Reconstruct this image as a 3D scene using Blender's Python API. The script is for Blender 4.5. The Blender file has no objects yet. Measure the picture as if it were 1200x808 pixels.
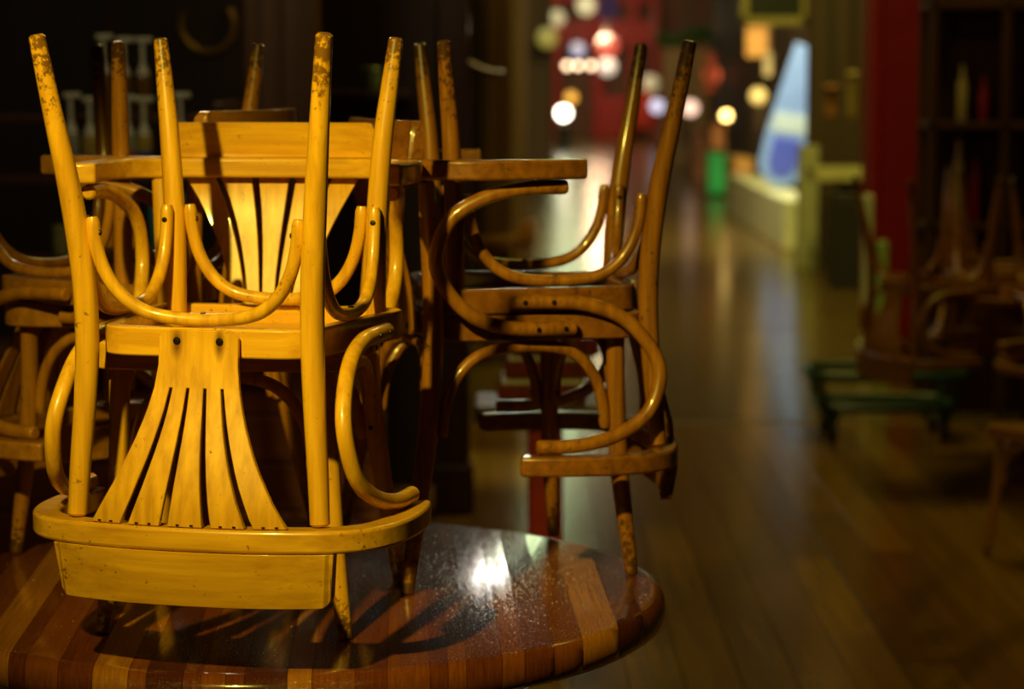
import bpy, bmesh, math, random
from mathutils import Vector, Matrix
random.seed(7)
PI = math.pi
S = bpy.context.scene
C = S.collection

# ------------------------------------------------------------------ camera
F = 2833.0; Y0 = 85.0; CH = 1.584           # focal length in px of 1200, horizon row, camera height
cd = bpy.data.cameras.new('camera'); cam = bpy.data.objects.new('camera', cd); C.objects.link(cam)
cd.sensor_width = 36.0; cd.lens = F * 36.0 / 1200.0
cam.location = (0, 0, CH); cam.rotation_euler = (PI/2 - math.atan((404 - Y0)/F), 0, 0)
cd.dof.use_dof = True; cd.dof.focus_distance = 3.36; cd.dof.aperture_fstop = 3.7
cd.clip_end = 200
S.camera = cam
# ------------------------------------------------------------------ world, exposure
w = bpy.data.worlds.new('world'); S.world = w; w.use_nodes = True
w.node_tree.nodes['Background'].inputs[0].default_value = (.9, .75, .4, 1)
w.node_tree.nodes['Background'].inputs[1].default_value = .004
S.view_settings.view_transform = 'Standard'; S.view_settings.look = 'None'
S.view_settings.gamma = 1; S.view_settings.use_curve_mapping = False
S.view_settings.exposure = 0.0
S.cycles.sample_clamp_indirect = 4.0

def spot(name, loc, target, power, color, angle, blend, size):
    l = bpy.data.lights.new(name, 'SPOT'); l.energy = power; l.color = color
    l.spot_size = math.radians(angle); l.spot_blend = blend; l.shadow_soft_size = size
    o = bpy.data.objects.new(name, l); C.objects.link(o); o.location = loc
    o.rotation_euler = (Vector(target) - Vector(loc)).to_track_quat('-Z', 'Y').to_euler()
    return o
def area(name, loc, target, power, color, sx, sy):
    l = bpy.data.lights.new(name, 'AREA'); l.energy = power; l.color = color
    l.shape = 'RECTANGLE'; l.size = sx; l.size_y = sy
    o = bpy.data.objects.new(name, l); C.objects.link(o); o.location = loc
    o.rotation_euler = (Vector(target) - Vector(loc)).to_track_quat('-Z', 'Y').to_euler()
    return o
def point(name, loc, power, color, size=.08):
    l = bpy.data.lights.new(name, 'POINT'); l.energy = power; l.color = color; l.shadow_soft_size = size
    o = bpy.data.objects.new(name, l); C.objects.link(o); o.location = loc
    return o
# the warm spotlight over the table, left of and above the camera
spot('key_spot', (-.90, 1.30, 2.72), (-.30, 3.56, 1.26), 435, (1, .80, .11), 33, 1.0, .035)
# unseen warm fill lights added to brighten the hall and its floor
area('hall_fill_front', (1.2, 9.8, 5.7), (1.2, 9.9, 0), 62, (1, .90, .12), 1.6, 1.6)
point('rack_fill', (.9, 8.2, 3.2), 14, (1, .62, .25), .1)  # added fill light, lifts the dark right-hand chairs and rack
area('hall_fill_middle', (1.6, 14.5, 5.7), (1.6, 20.5, 0), 300, (1, .82, .16), 1.2, 1.2)
area('hall_fill_far', (2.2, 21.5, 5.7), (2.2, 32, 1), 400, (1, .80, .24), 1.2, 1.2)
spot('aisle_fill', (.0, 9.0, 4.8), (-.10, 9.6, 0), 620, (.85, 1, .62), 13, .9, .15)  # added overhead light that makes the pale greenish floor patch
spot('tray_fill', (.3, 8.6, 4.0), (.05, 6.8, .75), 150, (.85, 1, .70), 14, .6, .1)  # added light aimed at the stacked pale tops
area('stall_fill', (1.9, 21.4, 3.2), (2.5, 24.6, .7), 110, (1, .92, .62), .5, .5)  # added light that brightens the blue board and plinth
point('shopfront_fill', (2.0, 55, 2.6), 150, (1, .6, .35), .3)  # added fill light for the far shop front
point('bar_fill', (-.85, 5.75, 2.5), 15.0, (1, .80, .45), .1)  # added fill light so bottles and counter show

# ------------------------------------------------------------------ helpers
def P(px, py, d):                         # photograph pixel at a depth -> world point
    return Vector(((px - 600)/F*d, d, CH - (py - Y0)/F*d))
def link(name, bm, mat, parent=None, smooth=True, bevel=0, seg=2, angle=40):
    me = bpy.data.meshes.new(name)
    bmesh.ops.recalc_face_normals(bm, faces=bm.faces[:]); bm.to_mesh(me); bm.free()
    o = bpy.data.objects.new(name, me); C.objects.link(o); o.parent = parent
    if mat: me.materials.append(mat)
    if smooth:
        for p in me.polygons: p.use_smooth = True
        me.set_sharp_from_angle(angle=math.radians(angle))
    if bevel:
        m = o.modifiers.new('bevel', 'BEVEL'); m.width = bevel; m.segments = seg; m.limit_method = 'ANGLE'; m.angle_limit = math.radians(35)
    return o
def empty(name, loc=(0, 0, 0), rot=(0, 0, 0)):
    o = bpy.data.objects.new(name, None); C.objects.link(o); o.location = loc; o.rotation_euler = rot
    o.empty_display_size = .1
    return o
def tag(o, label, cat, group=None, kind=None):
    o['label'] = label; o['category'] = cat
    if group: o['group'] = group
    if kind: o['kind'] = kind
    return o
def struct(o, label=None):
    o['kind'] = 'structure'
    if label: o['label'] = label
    return o
def catmull(pts, n=6):
    pts = [Vector(p) for p in pts]; out = []
    q = [pts[0]*2 - pts[1]] + pts + [pts[-1]*2 - pts[-2]]
    for i in range(1, len(q) - 2):
        a, b, c, d = q[i-1], q[i], q[i+1], q[i+2]
        for k in range(n):
            t = k/n
            out.append(.5*((2*b) + (c - a)*t + (2*a - 5*b + 4*c - d)*t*t + (3*b - a - 3*c + d)*t**3))
    out.append(pts[-1]); return out
def tube(bm, pts, radii, sides=12, cap=True):
    n = len(pts); rings = []
    if not hasattr(radii, '__len__'): radii = [radii]*n
    T = [(pts[min(i+1, n-1)] - pts[max(i-1, 0)]).normalized() for i in range(n)]
    up = Vector((0, 0, 1)) if abs(T[0].z) < .9 else Vector((1, 0, 0))
    N = (up - T[0]*up.dot(T[0])).normalized()
    for i in range(n):
        N = (N - T[i]*N.dot(T[i])).normalized(); B = T[i].cross(N)
        rings.append([bm.verts.new(pts[i] + (N*math.cos(2*PI*k/sides) + B*math.sin(2*PI*k/sides))*radii[i]) for k in range(sides)])
    for a, b in zip(rings, rings[1:]):
        for k in range(sides): bm.faces.new((a[k], a[(k+1) % sides], b[(k+1) % sides], b[k]))
    if cap: bm.faces.new(rings[0][::-1]); bm.faces.new(rings[-1])
def rodlike(ctrl, n=6):                       # control points with radius -> dense points + radii, ends rounded
    ps = catmull([c[:3] for c in ctrl], n)
    rs = [c.x for c in catmull([(c[3], 0, 0) for c in ctrl], n)]
    d0 = (ps[0] - ps[1]).normalized(); d1 = (ps[-1] - ps[-2]).normalized()
    e = .003
    ps = [ps[0] + d0*e] + ps + [ps[-1] + d1*e]; rs = [rs[0] - e] + rs + [rs[-1] - e]
    return ps, rs
def box(bm, x0, x1, y0, y1, z0, z1):
    v = [bm.verts.new((x, y, z)) for x in (x0, x1) for y in (y0, y1) for z in (z0, z1)]
    for f in ((0,1,3,2), (4,6,7,5), (0,4,5,1), (2,3,7,6), (0,2,6,4), (1,5,7,3)): bm.faces.new([v[i] for i in f])
def bxo(name, b, mat, parent=None, bevel=.004):
    bm = bmesh.new(); box(bm, *b); return link(name, bm, mat, parent, smooth=False, bevel=bevel)
def lathe(bm, prof, seg=20, c=(0, 0, 0)):
    rings = []
    for r, z in prof:
        rings.append([bm.verts.new((c[0] + r*math.cos(2*PI*k/seg), c[1] + r*math.sin(2*PI*k/seg), c[2] + z)) for k in range(seg)])
    for a, b in zip(rings, rings[1:]):
        for k in range(seg): bm.faces.new((a[k], a[(k+1) % seg], b[(k+1) % seg], b[k]))
    bm.faces.new(rings[0][::-1]); bm.faces.new(rings[-1])
def copy_tree(o, parent=None):
    c = o.copy(); C.objects.link(c); c.parent = parent
    for ch in list(o.children): copy_tree(ch, c)
    return c

# ------------------------------------------------------------------ materials
def pm(name, col, rough=.5, metal=0, emit=None, es=0, coat=0, spec=.5):
    m = bpy.data.materials.new(name); m.use_nodes = True; b = m.node_tree.nodes['Principled BSDF']
    b.inputs['Base Color'].default_value = (*col, 1); b.inputs['Roughness'].default_value = rough
    b.inputs['Metallic'].default_value = metal; b.inputs['Coat Weight'].default_value = coat
    b.inputs['Specular IOR Level'].default_value = spec
    if emit: b.inputs['Emission Color'].default_value = (*emit, 1); b.inputs['Emission Strength'].default_value = es
    # slight procedural unevenness
    nt = m.node_tree; n = nt.nodes.new('ShaderNodeTexNoise'); n.inputs['Scale'].default_value = 9; n.inputs['Detail'].default_value = 3
    tc = nt.nodes.new('ShaderNodeTexCoord'); nt.links.new(tc.outputs['Object'], n.inputs['Vector'])
    mx = nt.nodes.new('ShaderNodeMix'); mx.data_type = 'RGBA'
    mx.inputs['A'].default_value = (*[c*.75 for c in col], 1); mx.inputs['B'].default_value = (*[min(1, c*1.2) for c in col], 1)
    nt.links.new(n.outputs['Fac'], mx.inputs['Factor']); nt.links.new(mx.outputs['Result'], b.inputs['Base Color'])
    return m
def wood(name, light, dark, speck, scale=(60, 60, 3), rough=.36, coat=.5, bump=.06, wear=.62, feet=False):
    m = bpy.data.materials.new(name); m.use_nodes = True; nt = m.node_tree; L = nt.links; b = nt.nodes['Principled BSDF']
    tc = nt.nodes.new('ShaderNodeTexCoord'); mp = nt.nodes.new('ShaderNodeMapping'); mp.inputs['Scale'].default_value = scale
    L.new(tc.outputs['Object'], mp.inputs['Vector'])
    n = nt.nodes.new('ShaderNodeTexNoise'); n.inputs['Scale'].default_value = 1; n.inputs['Detail'].default_value = 5; n.inputs['Roughness'].default_value = .6
    L.new(mp.outputs[0], n.inputs['Vector'])
    r = nt.nodes.new('ShaderNodeMapRange'); r.inputs['From Min'].default_value = .3; r.inputs['From Max'].default_value = .7
    L.new(n.outputs['Fac'], r.inputs['Value'])
    mx = nt.nodes.new('ShaderNodeMix'); mx.data_type = 'RGBA'; mx.inputs['A'].default_value = (*dark, 1); mx.inputs['B'].default_value = (*light, 1)
    L.new(r.outputs[0], mx.inputs['Factor'])
    # dents and dirt specks
    n2 = nt.nodes.new('ShaderNodeTexNoise'); n2.inputs['Scale'].default_value = 95; n2.inputs['Detail'].default_value = 4; n2.inputs['Roughness'].default_value = .7
    L.new(tc.outputs['Object'], n2.inputs['Vector'])
    n3 = nt.nodes.new('ShaderNodeTexNoise'); n3.inputs['Scale'].default_value = 11; n3.inputs['Detail'].default_value = 2
    L.new(tc.outputs['Object'], n3.inputs['Vector'])
    ad = nt.nodes.new('ShaderNodeMath'); ad.operation = 'MULTIPLY_ADD'; L.new(n3.outputs['Fac'], ad.inputs[0]); ad.inputs[1].default_value = .35; L.new(n2.outputs['Fac'], ad.inputs[2])
    if feet:   # leg ends are scuffed and dirty
        sx = nt.nodes.new('ShaderNodeSeparateXYZ'); L.new(tc.outputs['Object'], sx.inputs[0])
        fz = nt.nodes.new('ShaderNodeMapRange'); fz.inputs['From Min'].default_value = .0; fz.inputs['From Max'].default_value = .16; fz.inputs['To Min'].default_value = .24; fz.inputs['To Max'].default_value = 0
        L.new(sx.outputs['Z'], fz.inputs['Value'])
        a2 = nt.nodes.new('ShaderNodeMath'); L.new(ad.outputs[0], a2.inputs[0]); L.new(fz.outputs[0], a2.inputs[1]); ad = a2
    r2 = nt.nodes.new('ShaderNodeMapRange'); r2.inputs['From Min'].default_value = wear + .17; r2.inputs['From Max'].default_value = wear + .27
    L.new(ad.outputs[0], r2.inputs['Value'])
    m2 = nt.nodes.new('ShaderNodeMix'); m2.data_type = 'RGBA'; m2.inputs['B'].default_value = (*speck, 1)
    L.new(mx.outputs['Result'], m2.inputs['A']); L.new(r2.outputs[0], m2.inputs['Factor'])
    L.new(m2.outputs['Result'], b.inputs['Base Color'])
    b.inputs['Roughness'].default_value = rough; b.inputs['Coat Weight'].default_value = coat; b.inputs['Coat Roughness'].default_value = .09
    bp = nt.nodes.new('ShaderNodeBump'); bp.inputs['Strength'].default_value = bump; bp.inputs['Distance'].default_value = .002
    L.new(n.outputs['Fac'], bp.inputs['Height']); L.new(bp.outputs[0], b.inputs['Normal'])
    return m
HONEY = wood('honey_beech', (.78, .40, .018), (.46, .205, .009), (.17, .07, .008), wear=.655, bump=.12, feet=True)
HONEYX = wood('honey_beech_cross_grain', (.78, .40, .018), (.50, .225, .010), (.15, .06, .008), scale=(4, 60, 60), wear=.64, bump=.12)
HONEY_DIM = wood('honey_beech_dimmed', (.38, .145, .008), (.16, .052, .005), (.07, .025, .006), wear=.62, feet=True)  # honey beech darkened: the weaker light on the right pair is in the colour
HONEY_DIMX = wood('honey_beech_dimmed_cross_grain', (.27, .095, .007), (.14, .044, .005), (.07, .025, .006), scale=(4, 60, 60), wear=.61)
HONEY_SHADE = wood('honey_beech_shaded', (.46, .185, .012), (.26, .095, .007), (.08, .03, .006), wear=.64, feet=True)  # shaded copy of the honey beech for chairs outside the key light
HONEY_SHADEX = wood('honey_beech_shaded_cross_grain', (.44, .18, .016), (.26, .10, .009), (.08, .03, .006), scale=(4, 60, 60), wear=.64)
DARKW = wood('dark_stained_wood', (.10, .035, .010), (.05, .016, .005), (.02, .008, .003), scale=(30, 30, 2), rough=.4, coat=.1)
BROWNW = wood('brown_pillar_wood', (.20, .085, .018), (.10, .04, .010), (.04, .015, .005), scale=(22, 22, 1.2), rough=.5, coat=.05)
REDW = wood('red_brown_panel_wood', (.26, .062, .010), (.15, .032, .006), (.03, .01, .004), scale=(1.5, 30, 30), rough=.45, coat=.1)
SCREW = pm('dark_screw_metal', (.06, .05, .035), .3, .9)
BLACK = pm('black_paint', (.012, .011, .009), .5)

# ------------------------------------------------------------------ setting
def scorched(base, name):
    m = base.copy(); m.name = name; nt = m.node_tree; L = nt.links; b = nt.nodes['Principled BSDF']
    src = b.inputs['Base Color'].links[0].from_socket
    tc = nt.nodes.new('ShaderNodeTexCoord'); sp = nt.nodes.new('ShaderNodeSeparateXYZ'); L.new(tc.outputs['Object'], sp.inputs[0])
    def mt(op, a, b_=0.0):
        n = nt.nodes.new('ShaderNodeMath'); n.operation = op
        for i, v in enumerate((a, b_)):
            if hasattr(v, 'links'): L.new(v, n.inputs[i])
            else: n.inputs[i].default_value = v
        return n.outputs[0]
    ax = mt('SUBTRACT', mt('ABSOLUTE', sp.outputs['X']), .031); az = mt('MULTIPLY', mt('SUBTRACT', sp.outputs['Z'], .420), .38)
    d = mt('SQRT', mt('ADD', mt('MULTIPLY', ax, ax), mt('MULTIPLY', az, az)))
    r = nt.nodes.new('ShaderNodeMapRange'); r.inputs['From Min'].default_value = .0105; r.inputs['From Max'].default_value = .003; r.inputs['To Max'].default_value = .85
    L.new(d, r.inputs['Value'])
    mx = nt.nodes.new('ShaderNodeMix'); mx.data_type = 'RGBA'; mx.inputs['B'].default_value = (.10, .022, .004, 1)
    L.new(src, mx.inputs['A']); L.new(r.outputs[0], mx.inputs['Factor']); L.new(mx.outputs['Result'], b.inputs['Base Color'])
    return m
HONEYS = scorched(HONEY, 'honey_beech_stained_at_screws')
def plank_mat(name, a, b_, rough, coatw=0.0):
    m = wood(name, a, b_, tuple(c*.4 for c in b_), scale=(26, 1.1, 26), rough=rough, coat=coatw, bump=.15, wear=.66)
    nt = m.node_tree; b = nt.nodes['Principled BSDF']
    tc = nt.nodes.new('ShaderNodeTexCoord'); n = nt.nodes.new('ShaderNodeTexNoise'); n.inputs['Scale'].default_value = 1.3; n.inputs['Detail'].default_value = 5
    nt.links.new(tc.outputs['Object'], n.inputs['Vector'])
    r = nt.nodes.new('ShaderNodeMapRange'); r.inputs['To Min'].default_value = rough*.75; r.inputs['To Max'].default_value = rough*1.35
    nt.links.new(n.outputs['Fac'], r.inputs['Value']); nt.links.new(r.outputs[0], b.inputs['Roughness'])
    b.inputs['Specular IOR Level'].default_value = .2
    return m
PLANKS = [plank_mat('floor_plank_%s' % k, a, b, .165, .0) for k, a, b in (
    ('light', (.28, .135, .008), (.18, .085, .006)), ('middle', (.22, .102, .007), (.14, .062, .005)), ('dark', (.17, .075, .006), (.11, .045, .004)))]
FAR = plank_mat('worn_lacquered_floor', (.13, .080, .012), (.095, .056, .008), .19, .1)
YB = 10.9                                    # the board floor ends here, the smoother floor begins
FL = struct(bxo('floor', (-5, 8, -1, 66, -.12, -.025), FAR, bevel=0))
lf = bxo('floor_surface', (-5, 8, YB, 66, -.025, 0), FAR, FL, bevel=0)
bxo('threshold_strip', (-5, 4.5, YB - .05, YB, -.025, .002), pm('threshold', (.16, .085, .015), .35), FL, bevel=.001)
bxo('underfloor_board', (-5, 4.5, -1, 4.4, -.025, 0), PLANKS[1], FL, bevel=0)
pw = .148; pmesh = {}
xs = -1.62
ci = 0
while xs < 2.9:
    y = 4.4 - (ci*0.73 % 1.6); first = True
    while y < YB - .05:
        y0 = max(y, 4.4); y1 = min(y + 2.3, YB - .05); k = (round(y1 - y0, 2), random.randrange(3))
        if y1 - y0 > .02:
            if k not in pmesh:
                o = bxo('plank', (.0015, pw - .0015, .0015, y1 - y0 - .0015, -.025, 0), PLANKS[k[1]], FL, bevel=.0012); pmesh[k] = o
            else:
                o = pmesh[k].copy(); C.objects.link(o)
            o.location = (xs, y0, random.uniform(-.0006, .0006))
        y += 2.3
    xs += pw; ci += 1
struct(bxo('ceiling', (-5, 8, -1, 66, 6.0, 6.2), pm('dark_ceiling', (.03, .024, .015), .8), bevel=0))
WALLD = wood('dark_wall_panelling', (.060, .030, .010), (.032, .015, .006), (.015, .007, .003), scale=(14, 14, .8), rough=.6, coat=0)
WALLW = wood('warm_wall_panelling', (.13, .065, .018), (.07, .032, .010), (.05, .02, .008), scale=(14, 14, .8), rough=.6, coat=0)
struct(bxo('wall_left', (-5, -.26, 9.2, 9.35, 0, 6), WALLD, bevel=.01))
struct(bxo('wall_left.001', (-3.0, .0, 14.2, 19.5, 0, 2.6), WALLD, bevel=.02))
struct(bxo('wall_left.002', (-3.0, .12, 21.5, 29, 0, 3.2), WALLW, bevel=.02))
struct(bxo('wall_left.003', (-3.0, .62, 38, 66, 0, 6), WALLW, bevel=.02))
struct(bxo('wall_right', (3.0, 3.2, 13, 36, 0, 6), WALLW, bevel=.02))
struct(bxo('wall_right.001', (3.0, 5, 12.8, 13.0, 0, 6), WALLD, bevel=.02))
struct(bxo('wall_right.002', (7, 7.2, 36, 66, 0, 6), WALLW, bevel=0))
struct(bxo('wall_back', (-3, 7, 62, 62.3, 0, 6), pm('far_wall', (.22, .12, .05), .7), bevel=0))

# daylight panels of the long roof and the clerestory at the end (above the frame; they mirror in table and floor)
SKY = pm('skylight_glass', (.8, .85, .75), .3, emit=(.78, 1.0, .52), es=5.0)
for k, (x0, x1, y0, y1) in enumerate(((-.30, .50, 36, 42), (.0, 1.0, 43, 50), (.2, 1.5, 51, 59))):
    t = empty('window_%d' % (k + 1), ((x0 + x1)/2, (y0 + y1)/2, 5.98)); struct(t)
    hx, hy = (x1 - x0)/2, (y1 - y0)/2
    bxo('pane', (-hx, hx, -hy, hy, -.01, .01), SKY, t, 0)
    for s in (-1, 1):
        bxo('frame', (s*hx - .05, s*hx + .05, -hy - .05, hy + .05, -.06, .015), DARKW, t)
t = empty('window_4', (1.15, 61.9, 4.7)); struct(t)
bxo('pane', (-1.0, 1.0, -.02, .02, -1.0, 1.15), SKY, t, 0)
for s in (-1, 0, 1): bxo('frame', (s - .05, s + .05, -.08, 0, -1.05, 1.2), DARKW, t)

# ------------------------------------------------------------------ the bentwood armchair
RAIL = [(.247, .024), (.255, -.01), (.259, -.07), (.254, -.135), (.234, -.187), (.192, -.222), (.1, -.243), (0, -.249)]
def rail_line(n=4):
    full = [(x, y, 0) for x, y in RAIL] + [(-x, y, 0) for x, y in RAIL[-2::-1]]
    return catmull(full, n)
RL = rail_line(6)
def rail_y(x):
    best = min((p for p in RL if p.y < -.12), key=lambda p: abs(p.x - x)); return best.y
def sweep_rect(bm, pts, hw, z0, z1, closed=False):
    n = len(pts); rings = []
    for i, p in enumerate(pts):
        a = pts[(i-1) % n] if closed else pts[max(i-1, 0)]; b = pts[(i+1) % n] if closed else pts[min(i+1, n-1)]
        t = (b - a).normalized(); nn = Vector((t.y, -t.x, 0))
        o = p + nn*hw; q = p - nn*hw
        rings.append([bm.verts.new((o.x, o.y, z0)), bm.verts.new((o.x, o.y, z1)), bm.verts.new((q.x, q.y, z1)), bm.verts.new((q.x, q.y, z0))])
    m = n if closed else n - 1
    for i in range(m):
        a, b = rings[i], rings[(i+1) % n]
        for k in range(4): bm.faces.new((a[k], a[(k+1) % 4], b[(k+1) % 4], b[k]))
    if not closed: bm.faces.new(rings[0][::-1]); bm.faces.new(rings[-1])
SEAT = [(0, -.186), (.075, -.187), (.125, -.183), (.150, -.165), (.163, -.12), (.180, 0), (.194, .09), (.196, .125), (.182, .152), (.15, .163), (.08, .168), (0, .17)]
def seat_outline():
    full = [(x, y, 0) for x, y in SEAT] + [(-x, y, 0) for x, y in SEAT[-2:0:-1]]
    n = len(full); out = []
    P3 = [Vector(p) for p in full]
    for i in range(n):
        a, b, c, d = P3[i-1], P3[i], P3[(i+1) % n], P3[(i+2) % n]
        for k in range(3):
            t = k/3; out.append(.5*((2*b) + (c - a)*t + (2*a - 5*b + 4*c - d)*t*t + (3*b - a - 3*c + d)*t**3))
    return out
def bolt_bm(p, n, r=.0042):
    bm = bmesh.new(); lathe(bm, [(r, 0), (r, .0012), (r*.8, .0024), (r*.25, .0028), (r*.2, .0016)], 10)
    q = Vector(n).to_track_quat('Z', 'Y').to_matrix().to_4x4()
    bmesh.ops.transform(bm, matrix=Matrix.Translation(p) @ q, verts=bm.verts[:]); return bm
UP = .010
def make_chair(W, WX, detail=True, bw=.190, bh=.072, sk=1.0, rw=1.0):
    root = empty('bentwood_armchair')
    # rear legs run on as back posts up to the arm rail; front legs stop under the seat
    for s in (-1, 1):
        ps, rs = rodlike([(s*.203, -.257, .003, .0115), (s*.191, -.240, .10, .0135), (s*.176, -.217, .22, .0160), (s*.166, -.203, .33, .0168), (s*.164, -.199, .42, .0168),
                          (s*.167, -.202, .50, .0160), (s*.173, -.209, .59, .0148), (s*.177, -.2143, .651 + UP, .0138)])
        bm = bmesh.new(); tube(bm, ps, rs, 14); link('leg', bm, W, root)
    for s in (-1, 1):
        ps, rs = rodlike([(s*.184, .1405, .003, .0108), (s*.176, .135, .07, .0130), (s*.166, .127, .16, .0150), (s*.1585, .122, .27, .0158), (s*.157, .1205, .36, .0155), (s*.157, .120, .427, .0150)])
        bm = bmesh.new(); tube(bm, ps, rs, 14); link('leg', bm, W, root)
    # seat ring and panel
    pl = seat_outline(); cen = Vector((0, 0, 0))
    inner = [p - (p - cen).normalized()*.011 for p in pl]
    bm = bmesh.new(); sweep_rect(bm, inner, .011, .4005, .4415, True); link('seat_rim', bm, WX, root, bevel=.003)
    bm = bmesh.new(); pin = [p - (p - cen).normalized()*.020 for p in pl]
    lo = [bm.verts.new((p.x, p.y, .4275)) for p in pin]; hi = [bm.verts.new((p.x, p.y, .4405)) for p in pin]
    bm.faces.new(lo[::-1]); bm.faces.new(hi)
    for i in range(len(lo)): bm.faces.new((lo[i], lo[(i+1) % len(lo)], hi[(i+1) % len(lo)], hi[i]))
    link('seat_panel', bm, WX, root)
    # four bentwood U braces under the seat
    r = .0096
    def brace(a, b, off):
        a = Vector(a); b = Vector(b); prof = [(0, .248), (.012, .285), (.055, .327), (.14, .362), (.27, .383), (.5, .390)]
        pts = []
        for u, z in prof + [(1 - u, z) for u, z in prof[-2::-1]]:
            k = 4*u*(1 - u); p = a.lerp(b, u) + Vector(off)*k; pts.append((p.x, p.y, z))
        pts = catmull(pts, 5)
        bm = bmesh.new(); n = len(pts); rr = [r*(.75 if i in (0, n-1) else 1) for i in range(n)]
        tube(bm, pts, rr, 12); o = link('brace', bm, W, root)
        if detail:
            link('bolt', bolt_bm(Vector(pts[n//2]) + Vector((0, 0, -r*.9)), (0, 0, -1)), SCREW, o)
            for i, q in ((3, b - a), (n - 4, a - b)):
                link('bolt', bolt_bm(Vector(pts[i]) + Vector((q.x, q.y, 0)).normalized()*r*.9, (q.x, q.y, 0)), SCREW, o)
        return o
    brace((-.149, -.208, 0), (.149, -.208, 0), (0, .028, 0))
    brace((-.135, .124, 0), (.135, .124, 0), (0, .014, 0))
    for s in (-1, 1): brace((s*.170, -.186, 0), (s*.162, .100, 0), (s*.004, 0, 0))
    # C-shaped arm supports
    for s in (-1, 1):
        ps, rs = rodlike([(s*.200, .030, .421, .0120), (s*.200, -.03, .421, .0120), (s*.199, -.09, .426, .012), (s*.201, -.150, .449, .0118), (s*.206, -.195, .497, .0118), (s*.213*(1 + rw)/2, -.210, .545, .0118),
                          (s*.222*rw, -.188, .603, .0118), (s*.234*rw, -.135, .637, .0118), (s*.244*rw, -.07, .6515, .0118), (s*.247*rw, -.004, .6525, .0118)], 5)
        bm = bmesh.new(); tube(bm, ps, rs, 12); o = link('arm_support', bm, W, root)
        if detail:
            for y in (.012, -.035): link('bolt', bolt_bm(Vector((s*.2115, y, .421)), (s, 0, 0)), SCREW, o)
    # arm rail and backrest board
    bm = bmesh.new(); sweep_rect(bm, [Vector((p.x*rw, p.y, 0)) for p in RL], .0195, .6655, .6975); link('arm_rail', bm, WX, root, bevel=.005, seg=3)
    bm = bmesh.new(); N = 18; cols = []
    us = [-1, -.993, -.975, -.95, -.92] + [-.86 + 1.72*i/8 for i in range(9)] + [.92, .95, .975, .993, 1]; N = len(us) - 1
    for u in us:
        x0 = u*bw; x1 = u*(bw - .006)
        cols.append((x0, x1, rail_y(x0) + .0, u))
    ZB = .6980
    def zt(u): a = max(0, abs(u) - .92)/.08; return ZB + bh - .018*(1 - math.sqrt(max(0, 1 - a*a)))
    zs = [0, .35, .7, 1]; G = []
    for side in (-.0165, .0015):
        g = []
        for (x0, x1, y, u) in cols:
            g.append([bm.verts.new((x0 + (x1 - x0)*t, y + side - .004 + .008*t, .6980 + (zt(u) - .6980)*t)) for t in zs])
        G.append(g)
    for g in G:
        for i in range(N):
            for j in range(3): bm.faces.new((g[i][j], g[i+1][j], g[i+1][j+1], g[i][j+1]))
    for i in range(N):
        for j in (0, 3): bm.faces.new((G[0][i][j], G[0][i+1][j], G[1][i+1][j], G[1][i][j]))
    for i in (0, N):
        for j in range(3): bm.faces.new((G[0][i][j], G[0][i][j+1], G[1][i][j+1], G[1][i][j]))
    link('backrest_board', bm, WX, root, bevel=.003)
    # fan splat with four slots
    zs = [.402, .406, .412, .42, .45, .481, .482, .51, .53, .55, .57, .59, .61, .63, .65, .6645]
    def hw(z):
        if z < .412: return .057 - .014*((.412 - z)/.010)**2
        return .0575 + (.084*sk*((z - .445)/.2195)**1.65 if z > .445 else 0)
    def bounds(z):
        h = hw(z); t = max(0, (z - .481)/(.6645 - .481))
        c1 = .10*.0 + (.20 + .02*t)*h; c2 = (.60 + .04*t)*h; g = .0022 + .0038*t
        pos = [c1 - g, c1 + g, c2 - g, c2 + g, h]
        return [-p for p in pos[::-1]] + pos
    def sy(x, z):
        t = (z - .402)/(.6645 - .402); tt = t*t*(3 - 2*t)
        return (-.1965)*(1 - tt) + (rail_y(x) - .010)*tt + .004*math.sin(PI*t)
    bm = bmesh.new(); rows = []
    for side in (-.0042, .0042):
        rows.append([[bm.verts.new((x, sy(x, z) + side, z)) for x in bounds(z)] for z in zs])
    nb = 10
    def cell(j, i): return (i % 2 == 0) or zs[j+1] <= .4815      # slats are even cells; slots start above .481
    for j in range(len(zs) - 1):
        for i in range(nb - 1):
            if not cell(j, i): continue
            for s, g in enumerate(rows):
                q = (g[j][i], g[j][i+1], g[j+1][i+1], g[j+1][i]); bm.faces.new(q if s == 0 else q[::-1])
    A, B = rows
    def wall(a, b): bm.faces.new((A[a[0]][a[1]], A[b[0]][b[1]], B[b[0]][b[1]], B[a[0]][a[1]]))
    for j in range(len(zs) - 1):
        for i in range(nb):
            l = i > 0 and cell(j, i-1); r_ = i < nb - 1 and cell(j, i)
            if l != r_: wall((j, i), (j+1, i))
    for i in range(nb - 1):
        for j in range(len(zs)):
            d = j > 0 and cell(j-1, i); u = j < len(zs) - 1 and cell(j, i)
            if d != u: wall((j, i), (j, i+1))
    sp = link('splat', bm, HONEYS if W is HONEY else W, root, bevel=.0012, seg=1)
    if detail:
        for s in (-1, 1): link('screw', bolt_bm(Vector((s*.031, -.2008, .417)), (0, -1, 0), .0055), SCREW, sp)
        bm = bmesh.new()
        b = bounds(.6645)
        for i in range(0, 9, 2):
            for f in (.3, .7):
                x = b[i] + (b[i+1] - b[i])*f; y = sy(x, .662)
                box(bm, x - .0022, x + .0022, y - .0058, y - .004, .6605, .6625)
        o = link('staples', bm, SCREW, sp, smooth=False)
    return root
TZ = .75; FLIP = .885
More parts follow.
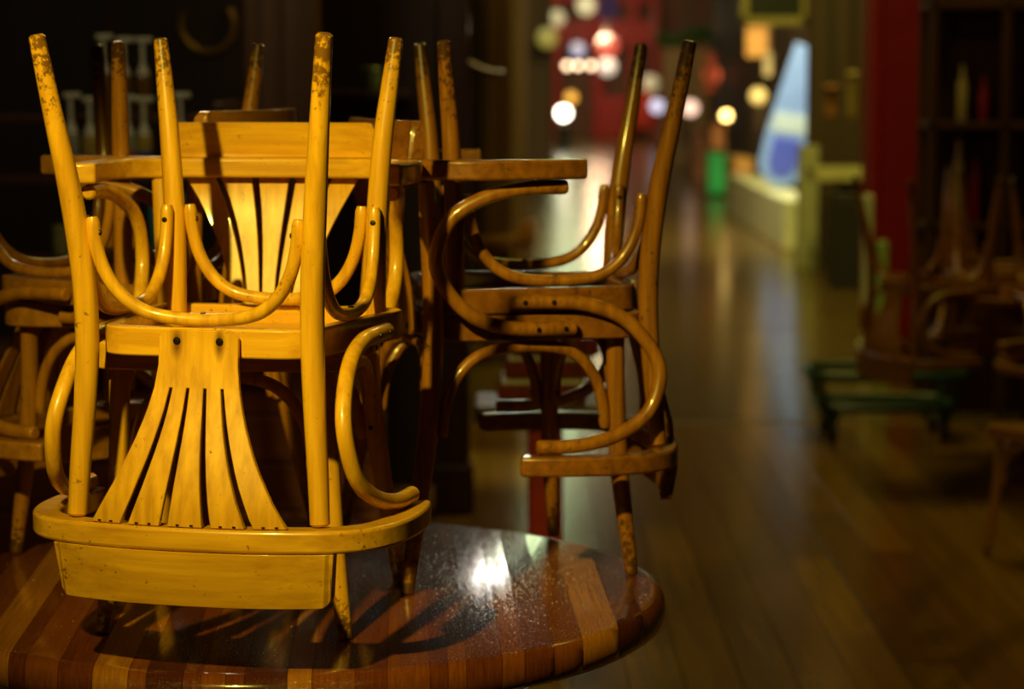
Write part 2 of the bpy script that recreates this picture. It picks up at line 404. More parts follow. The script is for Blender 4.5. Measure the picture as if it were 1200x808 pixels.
chA = make_chair(HONEY, HONEYX, bw=.178, bh=.056, rw=.95); chC = make_chair(HONEY_DIM, HONEY_DIMX, bh=.060); chB = make_chair(HONEY, HONEYX, bw=.203, bh=.076); chE = make_chair(HONEY_SHADE, HONEY_SHADEX, False)
used = set()
def place(proto, x, y, yaw, flipped, label, group, z=TZ):
    o = proto if proto.name not in used else copy_tree(proto)
    used.add(o.name); used.add(proto.name)
    # inverted: turned upside down about its own forward axis, resting seat on seat
    M = Matrix.Translation((x, y, z + (FLIP if flipped else 0))) @ Matrix.Rotation(yaw, 4, 'Z') @ (Matrix.Rotation(PI, 4, 'Y') if flipped else Matrix.Identity(4))
    o.matrix_world = M
    tag(o, label, 'chair', group); return o
G1 = 'bentwood armchairs stacked seat to seat on the round table'
place(chA, -.414, 3.665, 3.03, False, 'honey bentwood armchair standing upright on the table under the frontmost upturned chair', G1)
place(chB, -.3825, 3.485, -.2374, True, 'frontmost honey bentwood armchair, upside down with its slotted fan back facing us', G1)
place(chC, .005, 4.09, -1.2258, False, 'honey bentwood armchair, toned darker for shade, standing upright on the right of the table, arm pointing right', G1)
place(chC, .004, 4.10, 1.7117, True, 'honey bentwood armchair, toned darker for shade, upside down on the right side of the table', G1)
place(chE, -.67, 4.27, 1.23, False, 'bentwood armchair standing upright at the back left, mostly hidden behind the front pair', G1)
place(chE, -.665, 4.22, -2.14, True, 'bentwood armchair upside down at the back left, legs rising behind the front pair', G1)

# ------------------------------------------------------------------ the round table of laminated strips
TC = Vector((-.36, 3.89, TZ)); TR = .612; TH = .056
def strip_mat(name, a, b):
    m = wood(name, a, b, tuple(c*.5 for c in b), scale=(260, 5, 40), rough=.15, coat=.35, bump=.06, wear=.7)
    nt = m.node_tree; bs = nt.nodes['Principled BSDF']; L = nt.links
    # glossy lacquer strewn with dust grains and small scratches: raised specks with smooth lacquer between
    tc = nt.nodes.new('ShaderNodeTexCoord')
    n = nt.nodes.new('ShaderNodeTexNoise'); n.inputs['Scale'].default_value = 300; n.inputs['Detail'].default_value = 4; n.inputs['Roughness'].default_value = .8
    L.new(tc.outputs['Object'], n.inputs['Vector'])
    g = nt.nodes.new('ShaderNodeMapRange'); g.inputs['From Min'].default_value = .56; g.inputs['From Max'].default_value = .60
    L.new(n.outputs['Fac'], g.inputs['Value'])
    bp = nt.nodes.new('ShaderNodeBump'); bp.inputs['Strength'].default_value = .3; bp.inputs['Distance'].default_value = .0003
    L.new(g.outputs[0], bp.inputs['Height']); L.new(bp.outputs[0], bs.inputs['Normal']); L.new(bp.outputs[0], bs.inputs['Coat Normal'])
    rr = nt.nodes.new('ShaderNodeMapRange'); rr.inputs['To Min'].default_value = .13; rr.inputs['To Max'].default_value = .32
    L.new(g.outputs[0], rr.inputs['Value']); L.new(rr.outputs[0], bs.inputs['Roughness'])
    bs.inputs['Coat Roughness'].default_value = .05
    return m
SM = [strip_mat('mahogany_strip', (.19, .045, .012), (.11, .022, .007)), strip_mat('red_cedar_strip', (.28, .075, .014), (.17, .04, .009)),
      strip_mat('orange_fir_strip', (.50, .19, .020), (.33, .11, .012)), strip_mat('dark_plum_strip', (.10, .022, .010), (.06, .012, .006))]
table = empty('round_table', (TC.x, TC.y, 0), (0, 0, math.radians(2.6)))
tag(table, 'round table with a glossy striped laminated wood top carrying the stacked armchairs', 'table')
prof = [(TR - .050, -TH), (TR - .014, -TH + .002), (TR - .004, -TH + .010), (TR, -TH*.55), (TR - .003, -.016), (TR - .010, -.006), (TR - .020, -.0015), (TR - .032, 0)]
def full_top():
    bm = bmesh.new(); lathe(bm, [(r, TZ + z) for r, z in prof], 144); return bm
x = -TR - .001; last = -1
widths = []
while x < TR:
    wd = random.choice((.026, .034, .045, .052, .06)); x1 = min(x + wd, TR + .001)
    if TR - x1 < .02: x1 = TR + .001
    bm = full_top()
    for px_, nx in ((x + .0003, -1), (x1 - .0003, 1)):
        g = bm.verts[:] + bm.edges[:] + bm.faces[:]
        r = bmesh.ops.bisect_plane(bm, geom=g, plane_co=(px_, 0, 0), plane_no=(nx, 0, 0), clear_outer=True)
        ed = [e for e in r['geom_cut'] if isinstance(e, bmesh.types.BMEdge)]
        if ed: bmesh.ops.holes_fill(bm, edges=[e for e in bm.edges if e.is_boundary], sides=0)
    k = random.choice([i for i in (0, 0, 1, 1, 2, 3) if i != last]); last = k
    if len(bm.verts) > 8: link('strip', bm, SM[k], table, angle=50)
    else: bm.free()
    x = x1
bm = bmesh.new(); lathe(bm, [(.30, .0), (.30, .025), (.10, .06), (.05, .10), (.045, .40), (.06, .62), (.12, .665), (.28, .672), (.28, .69)], 28)
link('pedestal', bm, DARKW, table)

# ------------------------------------------------------------------ left: bar counter, shelves, bottles
cn = empty('bar_counter', (-1.1, 6.45, 0)); tag(cn, 'low red-brown panelled wooden counter behind the stacked chairs', 'counter')
for k in range(6):
    bxo('panel', (-1.5, .745, -.02, .0, .02 + k*.13, .145 + k*.13), REDW, cn, .004)
bxo('worktop', (-1.55, .765, -.05, .42, .80, .835), DARKW, cn, .006)
bxo('body', (-1.5, .74, 0, .4, 0, .80), DARKW, cn)
sh = empty('bottle_shelf', (-1.25, 7.1, 0)); tag(sh, 'dark stepped shelf unit with bottles behind the counter', 'shelf')
for z, y in ((1.06, -.12), (1.285, 0), (1.46, .16)): bxo('board', (-.6, .42, y - .09, y + .10, z - .025, z), DARKW, sh)
for xx in (-.6, .40): bxo('side_panel', (xx, xx + .03, -.2, .27, 0, 1.5), DARKW, sh)
WHITE = pm('white_plastic', (.62, .60, .42), .4)
def bottle(px, depth, z, hgt, glass, label, liquid):
    p = P(px, 0, depth); t = empty('pump_bottle', (p.x, depth, z))
    r = .0235; h = hgt*.55
    bm = bmesh.new(); lathe(bm, [(r*.9, 0), (r, .006), (r, h*.8), (r*.85, h*.92), (r*.55, h)], 18); link('body', bm, glass, t)
    bm = bmesh.new(); lathe(bm, [(r*.82, h*.90), (r*.86, h*.97), (r*.5, h*1.12), (r*.27, h*1.22), (r*.27, hgt - .012)], 16); link('pump_neck', bm, WHITE, t)
    bm = bmesh.new(); box(bm, -.020, .030, -.009, .009, hgt - .014, hgt + .002); link('spout', bm, WHITE, t, False, .004)
    if liquid:
        bm = bmesh.new(); lathe(bm, [(r*1.02, h*.25), (r*1.02, h*.55)], 18); link('paper_label', bm, liquid, t)
    return tag(t, label, 'bottle', 'pump bottles on the stepped shelf')
YG = pm('yellow_syrup_glass', (.42, .30, .05), .15); BG = pm('brown_syrup_glass', (.16, .08, .02), .15); GG = pm('pale_glass', (.30, .31, .20), .15)
RD = pm('red_label', (.45, .02, .02), .5); BL = pm('blue_label', (.03, .08, .35), .5)
bottle(85, 7.1, 1.286, .238, GG, 'pale pump bottle with a white top, leftmost on the lower step', None)
bottle(107, 7.08, 1.286, .226, YG, 'yellow syrup bottle with white pump second from left on the lower step', None)
bottle(151, 7.05, 1.286, .23, GG, 'bottle with a red label behind the upturned chair legs on the lower step', RD)
bottle(170, 7.12, 1.286, .226, YG, 'yellow-green pump bottle with a blue label on the lower step', BL)
bottle(213, 7.1, 1.286, .238, GG, 'pale pump bottle rightmost on the lower step, beside the board', None)
bottle(124, 7.26, 1.461, .235, BG, 'brown pump bottle leftmost on the upper step', None)
bottle(148, 7.22, 1.461, .226, BG, 'brown pump bottle in the middle of the upper step', None)
bottle(170, 7.26, 1.461, .226, BG, 'brown pump bottle rightmost on the upper step', None)
def tin(name, px, depth, z, w_, h, mat, label, cat):
    p = P(px, 0, depth); t = empty(name, (p.x, depth, z)); bm = bmesh.new(); lathe(bm, [(w_*.96, 0), (w_, .004), (w_, h - .02), (w_*.93, h - .015)], 20); link('body', bm, mat, t)
    bm = bmesh.new(); lathe(bm, [(w_*1.03, h - .02), (w_*1.03, h), (w_*.9, h + .004)], 20); link('lid', bm, mat, t); return tag(t, label, cat)
tin('tea_tin', 197, 6.98, 1.061, .055, .17, pm('turquoise_tin', (.10, .42, .40), .4), 'turquoise tin on the shelf just left of the front chair back', 'tin')
tin('tea_tin', 107, 6.98, 1.061, .03, .11, pm('blue_tin', (.03, .08, .4), .4), 'small blue tin on the shelf seen between the chair legs', 'tin')
tin('tea_tin', 72, 6.98, 1.061, .028, .08, pm('olive_tin', (.3, .26, .06), .4), 'small olive tin on the shelf left of the blue tin', 'tin')

def post(name, px0, px1, depth, thick, mat, label, z1=6, cat='pillar', n=0):
    x0, x1 = P(px0, 0, depth).x, P(px1, 0, depth).x; t = empty(name, ((x0 + x1)/2, depth, 0)); h = (x1 - x0)/2
    bxo('shaft', (-h, h, 0, thick, 0, z1), mat, t, .01)
    bxo('base_trim', (-h - .015, h + .015, -.015, thick + .015, 0, .18), mat, t, .01)
    for i in range(n):
        xx = -h + (i + .5)*2*h/n; bxo('batten', (xx - h*.3/n, xx + h*.3/n, -.02, 0, .2, z1 - .1), mat, t, .006)
    return tag(t, label, cat)
post('wooden_pillar', 287, 372, 7.7, .2, BROWNW, 'brown wooden pillar rising behind the front chair backs', n=3)
post('wooden_pillar', 512, 550, 8.6, .1, DARKW, 'thin dark pillar standing left of the bright floor')
post('wooden_pillar', 566, 598, 13.2, .4, BROWNW, 'tall brown wooden pillar at the left edge of the aisle', n=2)
post('wooden_pillar', 601, 641, 40, .6, BROWNW, 'far dark pillar left of the red shop front')
# bright lightbox hanging above the frame in front of the pillar; the table mirrors it
t = empty('hanging_lightbox', (.0, 12.5, 2.46)); tag(t, 'small bright lightbox hanging over the aisle, seen mirrored in the glossy table top', 'lamp')
bxo('case', (-.10, .10, 0, .05, -.15, .15), BLACK, t, .004)
bxo('diffuser', (-.062, .062, -.012, .0, -.11, .11), pm('lightbox_diffuser', (.9, .85, .8), .3, emit=(1, .90, .76), es=45), t, .002)
bxo('cord', (-.006, .006, .02, .032, .15, 3.54), BLACK, t, 0)
# brass hoop on the wall
bm = bmesh.new(); pts = [Vector((.10*math.cos(a), 0, .10*math.sin(a))) for a in [PI*.85 + i*PI*1.35/24 for i in range(25)]]
tube(bm, pts, .016, 10); o = link('brass_horn', bm, pm('dull_brass', (.38, .22, .03), .35, .7)); q = P(246, 30, 9.18); o.location = (q.x, q.y, q.z)
tag(o, 'curved dull brass horn hanging in the dark above the bottles', 'horn')
bm = bmesh.new(); pts = [Vector((.24*math.cos(a), 0, .24*math.sin(a))) for a in [PI*1.0 + i*PI*.5/20 for i in range(21)]]
tube(bm, pts, .014, 10); o = link('curved_branch', bm, BROWNW); q = P(590, 12, 9.18); o.location = (q.x, q.y, q.z)
tag(o, 'dim curved wooden arm hanging beside the dark wall', 'hanging')
tin('glass_jar', 437, 8.9, P(0, 106, 8.9).z, .035, .08, pm('green_glass', (.25, .32, .12), .2), 'small pale green jar glinting on the dark wall shelf', 'jar')
bxo_s = bxo('wall_shelf', (P(380, 0, 9).x, P(480, 0, 9).x, 8.75, 9.2, P(0, 106, 8.9).z - .03, P(0, 106, 8.9).z - .001), DARKW)
tag(bxo_s, 'dark wall shelf under the pale green jar', 'shelf')

# ------------------------------------------------------------------ behind the table: chair and glossy stools
REDG = wood('glossy_red_wood', (.22, .035, .014), (.12, .02, .01), (.04, .01, .005), rough=.22, coat=.8)
PALE = pm('pale_sheen_tone', (.78, .78, .56), .25)  # pale colour stands in for light mirrored on glossy tops
D7 = 6.8
t = empty('side_table', (P(632, 0, D7).x, D7, 0)); tag(t, 'small russet side table with a red pedestal standing behind the round table', 'table')
bxo('tabletop', (-.182, .182, -.14, .16, .610, .662), DARKW, t, .008)
bxo('pedestal', (-.032, .068, -.04, .06, .03, .610), pm('red_pedestal_paint', (.30, .012, .010), .45), t, .01)
bxo('foot', (-.12, .16, -.12, .14, 0, .03), DARKW, t, .008)
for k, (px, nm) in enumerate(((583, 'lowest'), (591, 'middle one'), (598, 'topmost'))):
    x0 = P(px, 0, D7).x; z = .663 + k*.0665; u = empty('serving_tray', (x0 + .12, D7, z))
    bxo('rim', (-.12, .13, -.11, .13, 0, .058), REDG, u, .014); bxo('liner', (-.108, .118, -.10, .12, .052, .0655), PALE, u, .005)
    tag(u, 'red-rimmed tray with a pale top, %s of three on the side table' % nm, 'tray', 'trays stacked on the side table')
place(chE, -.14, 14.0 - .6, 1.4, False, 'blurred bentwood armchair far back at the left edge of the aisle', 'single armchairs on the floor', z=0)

# ------------------------------------------------------------------ right: second table with upturned chairs, trolley
t2 = empty('dining_table', (2.02, 9.3, 0)); tag(t2, 'dark round table at the right edge under upturned chairs', 'table')
bm = bmesh.new(); lathe(bm, [(.40, .72), (.45, .725), (.45, .745), (.44, .75)], 40); link('tabletop', bm, REDW, t2)
bm = bmesh.new(); lathe(bm, [(.10, 0), (.09, .03), (.05, .06), (.045, .12), (.045, .6), (.2, .70), (.2, .72)], 20); link('pedestal', bm, pm('dark_red_pedestal', (.10, .01, .01), .6, spec=.2), t2)
G2 = 'armchairs upturned on the table at the right'
def over(x, y, yaw, label, proto=chE): # seat down on a bare table
    o = place(proto, x, y, yaw, True, label, G2, z=0); o.location.z = .752 + .4425; return o
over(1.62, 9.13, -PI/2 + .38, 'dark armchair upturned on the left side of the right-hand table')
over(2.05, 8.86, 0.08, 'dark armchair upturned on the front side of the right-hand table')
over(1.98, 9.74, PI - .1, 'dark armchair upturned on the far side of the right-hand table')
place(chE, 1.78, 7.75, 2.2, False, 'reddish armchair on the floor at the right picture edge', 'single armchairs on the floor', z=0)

tr = empty('trolley', (1.62, 10.45, 0)); tag(tr, 'low dark green platform trolley on black casters beside the right-hand table', 'trolley')
GRN = pm('green_painted_metal', (.025, .065, .040), .35, .2)
bm = bmesh.new()
pts = []
for k in range(33):
    a = 2*PI*k/32; ca, sa = math.cos(a), math.sin(a); pts.append(Vector((.33*abs(ca)**.45*(1 if ca > 0 else -1), .22*abs(sa)**.45*(1 if sa > 0 else -1), .29)))
tube(bm, pts, .022, 8, False); link('upper_rim', bm, GRN, tr)
bm = bmesh.new(); tube(bm, [Vector((p.x*.88, p.y*.88, .15)) for p in pts], .018, 8, False); link('lower_rim', bm, GRN, tr)
for yy in (-.12, 0, .12): bxo('bar', (-.29, .29, yy - .008, yy + .008, .14, .155), GRN, tr, .003)
for sx in (-1, 1):
    for s2 in (-1, 1):
        bm = bmesh.new(); tube(bm, [Vector((sx*.30, s2*.18, .29)), Vector((sx*.27, s2*.16, .12))], .016, 8); link('post', bm, GRN, tr)
        w_ = empty('caster'); w_.parent = tr; w_.location = (sx*.24, s2*.15, .05)
        bm = bmesh.new(); lathe(bm, [(.03, -.018), (.05, -.014), (.05, .014), (.03, .018)], 18)
        bmesh.ops.rotate(bm, verts=bm.verts[:], cent=(0, 0, 0), matrix=Matrix.Rotation(PI/2, 3, 'Y')); link('wheel', bm, BLACK, w_)
        bm = bmesh.new(); box(bm, -.026, .026, -.02, .02, .045, .085); link('fork', bm, GRN, w_, False, .003)

# shelf unit with bottles, red cabinet, posts along the right
cb = empty('red_cabinet', (2.24, 13.5, 0)); tag(cb, 'tall dark red cabinet at the right, beyond the upturned chairs', 'cabinet')
REDP = pm('dark_red_paint', (.34, .006, .006), .45)
bxo('body', (-.235, .26, 0, .4, 0, 2.6), REDP, cb, .01)
bxo('door', (-.19, .19, -.025, 0, .1, 2.5), REDP, cb, .01)
bxo('edge_strip', (-.24, -.20, -.03, .02, 0, 2.62), pm('bright_red_paint', (.45, .01, .01), .4), cb, .006)
su = empty('display_rack', (2.25, 11.0, 0)); tag(su, 'dark open display rack with bottles at the upper right', 'rack')
for xx in (-.36, -.03, .30): bxo('upright', (xx, xx + .035, 0, .04, 0, 2.6), BROWNW if xx > .2 else DARKW, su)
for z in (.9, 1.36, 1.9): bxo('shelf', (-.36, .45, 0, .3, z - .03, z), DARKW, su)
bxo('back_panel', (-.36, .45, .30, .32, 0, 2.6), DARKW, su)
CREAM = pm('cream_glass', (.60, .45, .16), .3)
def rbottle(px, py0, py1, d, mat, label):
    b = P(px, py1, d); h = b.z; top = P(px, py0, d).z; H = top - h
    t = empty('bottle', (b.x, d, h)); bm = bmesh.new(); lathe(bm, [(.020, 0), (.022, .004), (.022, H*.6), (.009, H*.78), (.009, H)], 14); link('body', bm, mat, t)
    bm = bmesh.new(); lathe(bm, [(.011, H*.94), (.011, H + .01)], 10); link('cap', bm, BLACK, t); return tag(t, label, 'bottle')
rb = rbottle(1125, 68, 0, 11.1, CREAM, 'tall cream bottle on the upper shelf of the right-hand rack') if False else None
def on_shelf(px, d, z, H, r, mat, label):
    t = empty('bottle', (P(px, 0, d).x, d, z)); bm = bmesh.new(); lathe(bm, [(r*.9, 0), (r, .004), (r, H*.62), (r*.42, H*.78), (r*.42, H)], 14); link('body', bm, mat, t)
    bm = bmesh.new(); lathe(bm, [(r*.5, H*.95), (r*.5, H + .012)], 10); link('cap', bm, BLACK, t); return tag(t, label, 'bottle')
on_shelf(1125, 11.12, 1.361, .27, .024, CREAM, 'tall cream bottle on the middle shelf of the right-hand rack')
on_shelf(1150, 11.14, 1.361, .22, .022, REDP, 'dark red bottle right of the tall cream bottle')
on_shelf(1122, 11.12, .901, .40, .026, CREAM, 'slim cream bottle on the lowest shelf of the right-hand rack')
on_shelf(1142, 11.15, .901, .30, .024, REDP, 'dark red bottle beside the slim cream bottle on the lowest shelf')

STRIPE = pm('cream_post_paint', (.85, .82, .62), .4); GREENP = pm('pale_green_paint', (.45, .62, .2), .4)
o = post('painted_post', 1012, 1024, 12.6, .05, STRIPE, 'slim cream painted post between cart and red cabinet', z1=.95, cat='post')
o = post('painted_post', 1029, 1042, 12.4, .05, GREENP, 'slim pale green painted post right of the cream one', z1=.72, cat='post')
o = post('metal_post', 936, 959, 19.5, .15, pm('grey_green_metal', (.36, .37, .22), .5), 'grey green metal post beside the dark bin', z1=1.0, cat='post')
bn = empty('waste_bin', (P(993, 0, 17.8).x, 17.9, 0)); tag(bn, 'tall black waste bin beside the grey green post', 'bin')
bxo('body', (-.115, .115, -.15, .15, 0, .66), BLACK, bn, .015); bxo('lid', (-.125, .125, -.16, .16, .66, .70), BLACK, bn, .01)
ct = empty('stall_counter', (P(990, 0, 18.6).x, 18.6, 0)); tag(ct, 'narrow pale olive stall counter above the black bin', 'counter')
bxo('top', (-.26, .26, -.2, .3, .76, .86), pm('pale_olive_paint', (.45, .43, .2), .5), ct, .01)
bxo('front_panel', (-.06, .24, .0, .25, 0, .76), BLACK, ct, .01)
sg = empty('framed_board', (P(905, 0, 21).x, 21, 2.02)); tag(sg, 'dark green board in an olive frame high at the top right of the aisle', 'sign')
bxo('panel', (-.24, .24, -.01, .01, .03, .60), pm('dark_green_board', (.003, .009, .006), .6), sg)
FR = pm('olive_frame', (.42, .36, .12), .6)
for b in ((-.29, .29, -.03, .02, -.03, .04), (-.29, .29, -.03, .02, .60, .66), (-.29, -.23, -.03, .02, -.03, .66), (.23, .29, -.03, .02, -.03, .66)): bxo('frame', b, FR, sg)
bxo('bracket', (.29, .62, -.01, .01, .25, .30), DARKW, sg)
# blue leaning board with rounded foot
bl = empty('bodyboard', (P(904, 0, 24).x, 23.4, .54), (0, math.radians(9), 0)); tag(bl, 'blue and pale blue board with rounded end leaning at the right of the aisle', 'board')
def slab(name, outline, y0, y1, mat, par, bev=.01):
    bm = bmesh.new(); a = [bm.verts.new((x, y0, z)) for x, z in outline]; b = [bm.verts.new((x, y1, z)) for x, z in outline]
    bm.faces.new(a); bm.faces.new(b[::-1])
    for i in range(len(a)): bm.faces.new((a[i], a[(i+1) % len(a)], b[(i+1) % len(a)], b[i]))
    return link(name, bm, mat, par, False, bev)
cordx = 0
out = [(-.22*math.cos(a), .17 - .22*math.sin(a)) for a in [i*PI/12 for i in range(13)]] + [(.22, .45), (.17, .9), (.13, 1.30), (-.06, 1.34), (-.13, .9), (-.2, .45)]
slab('deck', out, -.04, .02, pm('pale_blue_foam', (.22, .38, .95), .5), bl)
out2 = [(-.13*math.cos(a), .17 - .14*math.sin(a)) for a in [i*PI/10 for i in range(11)]] + [(.14, .42), (-.12, .42)]
slab('emblem_patch', out2, -.055, -.04, pm('deep_blue_foam', (.07, .11, .70), .5), bl, .004)
slab('stripe', [(-.17, .47), (.18, .47), (.165, .66), (-.14, .66)], -.05, -.04, pm('icy_white_blue', (.50, .66, .80), .5), bl, .004)
pb = bxo('display_plinth', (2.42, 2.72, 21.6, 27.0, 0, .46), pm('pale_cream_laminate', (.80, .84, .50), .4), None, .02)
tag(pb, 'long pale cream plinth along the right of the aisle under the blue board', 'plinth')
ob = bxo('wooden_crate', (2.52, 2.74, 27.4, 28.6, 0, .62), pm('orange_wood', (.65, .32, .07), .5), None, .02); tag(ob, 'orange wooden stall end beyond the pale plinth', 'stall')
gb = bxo('green_box', (P(830, 0, 31).x, P(852, 0, 31).x, 31, 31.5, .04, .56), pm('bright_green_paint', (.02, .60, .18), .4), None, .02); tag(gb, 'bright green box standing by the right side of the aisle', 'box')

# lamps and goods along the right wall and at the far shop front
def lampball(name, px, py, d, r, col, es, label, cat='lamp', group=None):
    p = P(px, py, d); t = empty(name, p)
    m = pm(name + '_glow', (.8, .8, .8), .4, emit=col, es=es)
    bm = bmesh.new(); bmesh.ops.create_uvsphere(bm, u_segments=16, v_segments=10, radius=r); link('globe', bm, m, t)
    bm = bmesh.new(); lathe(bm, [(r*.35, r*.9), (r*.35, r*1.4), (.012, r*1.5), (.012, 6 - p.z)], 10); link('fitting', bm, BLACK, t)
    return tag(t, label, cat, group)
lampball('bare_bulb', 850, 135, 30, .06, (1, .62, .16), 10, 'brightest bare warm bulb above the green box')
lampball('globe_lamp', 887, 112, 26, .09, (1, .6, .08), 1.0, 'dull amber globe lamp left of the blue board')
lampball('globe_lamp', 808, 126, 38, .12, (1, .62, .45), 1.8, 'pinkish white globe lamp left of the bare bulb')
lampball('red_lantern', 833, 88, 34, .12, (1, .05, .01), .8, 'red lantern hanging above the bare bulb', 'lantern')
for px, lab in ((664, 'leftmost'), (677, 'middle'), (692, 'rightmost')):
    lampball('bulb', px, 77, 58, .07, (1, .68, .40), 7, '%s of the three warm bulbs in a row over the red shop front' % lab, 'lamp', 'bulbs over the red shop front')
lampball('globe_lamp', 660, 132, 50, .13, (1, .88, .66), 14, 'large glaring white globe low at the left of the red shop front')
lampball('globe_lamp', 669, 114, 52, .12, (1, .45, .03), 1.6, 'orange globe right above the glaring white globe')
lampball('globe_lamp', 711, 78, 56, .20, (1, .85, .65), .9, 'pale globe lamp under the red lantern of the shop front')
lampball('red_lantern', 711, 54, 55, .25, (1, .09, .05), .9, 'round red lantern above the pale globe', 'lantern')
lampball('globe_lamp', 769, 124, 54, .15, (.8, .75, 1), 1.2, 'bluish white globe behind the tallest chair leg')
lampball('globe_lamp', 641, 45, 37, .16, (.7, .55, .05), .3, 'dull yellow globe at the far pillar')
lampball('globe_lamp', 762, 98, 55, .2, (1, .75, .35), .4, 'pale yellow globe above the red banner')
lampball('globe_lamp', 676, 59, 57, .18, (.25, .45, 1), .45, 'blue globe lamp above the row of bulbs')
for (px, py, r, es, lab) in ((652, 22, .16, .6, 'dull yellow globe high at the far pillar'), (686, 8, .2, .8, 'cream globe at the top of the red shop front')):
    lampball('globe_lamp', px, py, 48 if px < 670 else 53, r, (1, .8, .4), es, lab)
sf = empty('shop_front', (2.0, 60, 0)); tag(sf, 'red painted shop front closing the far end of the aisle', 'shop front')
REDS = pm('shop_red', (.50, .02, .02), .5)
def X(px, d=60): return P(px, 0, d).x - 2.0
bxo('fascia', (X(645), X(772), -.1, .1, 2.25, 2.85), REDS, sf, .03)
bxo('upper_beam', (X(640), X(772), -.1, .1, 3.3, 3.6), REDS, sf, .03)
for a, b in ((648, 657), (694, 706), (736, 746), (762, 772)): bxo('pillar', (X(a), X(b), -.12, .12, 0, 3.4), REDS, sf, .03)
bxo('back_wall', (X(645), X(900), .3, .4, 0, 3.8), pm('shop_interior', (.16, .055, .025), .6), sf)
bxo('counter', (X(700), X(740), -.5, .1, 0, 1.0), REDS, sf, .03)
bxo('side_pane', (X(775), X(830), -.05, .05, .2, 2.2), pm('amber_panel', (.38, .22, .08), .5), sf, .02)
t = empty('red_banner', (P(752, 0, 56).x, 56, P(0, 150, 56).z))
bxo('cloth', (-.20, .20, 0, .05, 0, .89), pm('scarlet_cloth', (.85, .05, .015), .5), t, .01)
bxo('rod', (-.25, .25, 0, .04, .89, .93), DARKW, t, .005)
for xx in (-.22, .21): bxo('cord', (xx, xx + .012, .01, .022, .93, 6 - P(0, 150, 56).z), BLACK, t, 0)
tag(t, 'scarlet banner hanging between the two inverted chair legs', 'banner')
o = bxo('purple_banner', (P(700, 0, 54).x, P(722, 0, 54).x, 54, 54.05, P(0, 24, 54).z, P(0, -30, 54).z), pm('purple_cloth', (.12, .05, .38), .5), None, .01); tag(o, 'deep purple banner at the top of the far shop front', 'banner')
GARL = pm('garland_green', (.10, .20, .05), .7)
bm = bmesh.new()
for i in range(60):
    u = i/59; p = P(770 + 72*u, 44 + 5*math.sin(u*7), 42); bmesh.ops.create_icosphere(bm, subdivisions=1, radius=random.uniform(.05, .10), matrix=Matrix.Translation(p + Vector((0, random.uniform(-.1, .1), random.uniform(-.08, .08)))))
for u in (0, .5, 1):
    p = P(770 + 72*u, 44 + 5*math.sin(u*7), 42); box(bm, p.x - .01, p.x + .01, p.y - .01, p.y + .01, p.z, 6)
o = link('leaf_garland', bm, GARL, None, False); tag(o, 'green leafy garland strung high over the far aisle', 'garland')
def stall(px0, px1, py0, py1, d, mat, name, label, cat, th=.3, cord=False):
    a = P(px0, py1, d); b = P(px1, py0, d); t = empty(name, ((a.x + b.x)/2, d, a.z)); h = (b.x - a.x)/2; H = b.z - a.z
    bxo('body', (-h, h, 0, th, 0, H), mat, t, .015); bxo('cap', (-h*1.06, h*1.06, -.03, th + .03, H, H + .03), mat, t, .01)
    if cord: bxo('cord', (-.008, .008, th/2 - .008, th/2 + .008, H, 6 - a.z), BLACK, t, 0)
    return tag(t, label, cat)
stall(785, 812, 140, 200, 40, pm('brown_stall', (.25, .12, .05), .5), 'market_stall', 'brown stall box under the pinkish globe', 'stall', 1.0).location.z = 0
stall(872, 900, 35, 68, 25, pm('orange_sign', (.62, .30, .06), .5), 'hanging_sign', 'orange hanging sign box under the framed green board', 'sign', .06, True)
stall(992, 1003, 90, 138, 14.5, pm('cream_box', (.58, .45, .15), .5), 'paper_lantern', 'narrow cream lantern left of the red cabinet', 'lantern', .06, True)
stall(965, 980, 105, 138, 15.5, pm('amber_box', (.30, .13, .03), .5), 'paper_lantern', 'narrow dull amber lantern left of the cream one', 'lantern', .06, True)
stall(652, 669, 146, 182, 50, BLACK, 'lamp_pedestal', 'dark pedestal under the glaring white globe at the shop front', 'pedestal', .4)
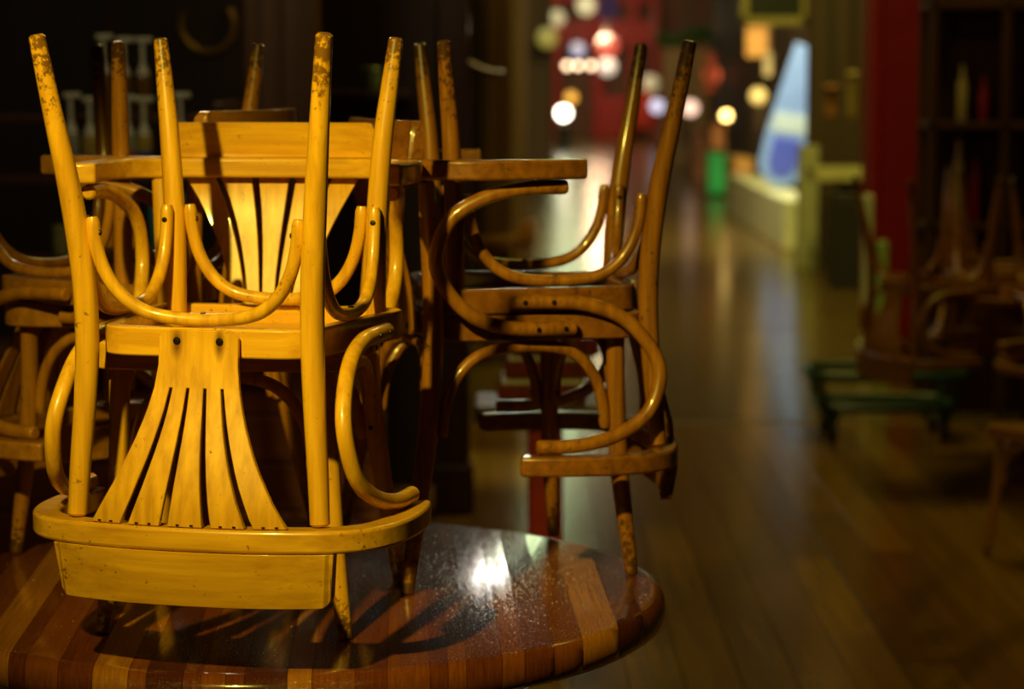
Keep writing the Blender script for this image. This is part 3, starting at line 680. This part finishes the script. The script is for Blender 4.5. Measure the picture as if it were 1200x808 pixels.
stall(772, 790, 152, 192, 42, pm('tan_crate', (.42, .24, .12), .5), 'wooden_crate', 'tan crate farthest along the right side of the aisle', 'crate', .6).location.z = 0
stall(812, 829, 140, 196, 36, pm('russet_crate', (.40, .12, .05), .5), 'wooden_crate', 'russet crate beside the bright green box', 'crate', .6).location.z = 0
stall(833, 850, 150, 176, 31.05, pm('orange_basket', (.60, .22, .07), .5), 'goods_box', 'orange goods box standing on the bright green box', 'box', .3).location.z = .60
stall(893, 903, 66, 90, 24.5, pm('cream_cloth', (.50, .40, .22), .6), 'cloth_roll', 'small cream cloth roll hanging left of the blue board', 'cloth', .05, True)
stall(826, 838, 66, 108, 33, pm('scarlet_lacquer', (.60, .06, .02), .5), 'paper_lantern', 'long scarlet lantern hanging behind the red one', 'lantern', .1, True)
# near dark partition that carries them
bxp = bxo('partition', (P(948, 0, 20).x, P(1040, 0, 20).x, 20.2, 20.3, 0, 3.2), WALLD, None, .01); tag(bxp, 'dark panelled partition behind the grey green post', 'partition')

# dust and crumbs, massed near the reflection to stand for its sparkle
bm = bmesh.new(); rr = random.Random(3)
for i in range(1500):
    if i < 1300: x = rr.gauss(-.03, .055); y = rr.gauss(3.97, .17)
    else: x = rr.uniform(-.9, .2); y = rr.uniform(3.35, 4.4)
    if (x - TC.x)**2 + (y - TC.y)**2 > .55**2: continue
    r = rr.choice((.0004, .0005, .0006, .0007, .0010)); c = Vector((x, y, TZ + r*.7))
    v = [bm.verts.new(c + Vector(d)*r) for d in ((1, 0, 0), (0, 1, 0), (-1, 0, 0), (0, -1, 0), (0, 0, .8), (0, 0, -.8))]
    for a, b in ((0, 1), (1, 2), (2, 3), (3, 0)): bm.faces.new((v[a], v[b], v[4])); bm.faces.new((v[b], v[a], v[5]))
o = link('dust_sparkle_grains', bm, pm('pale_dust_sparkle', (.80, .80, .62), .35), None, False)
tag(o, 'pale dust and crumbs on the glossy table top, massed as sparkle around the bright reflection', 'dust', kind='stuff')
bpy.context.view_layer.update()
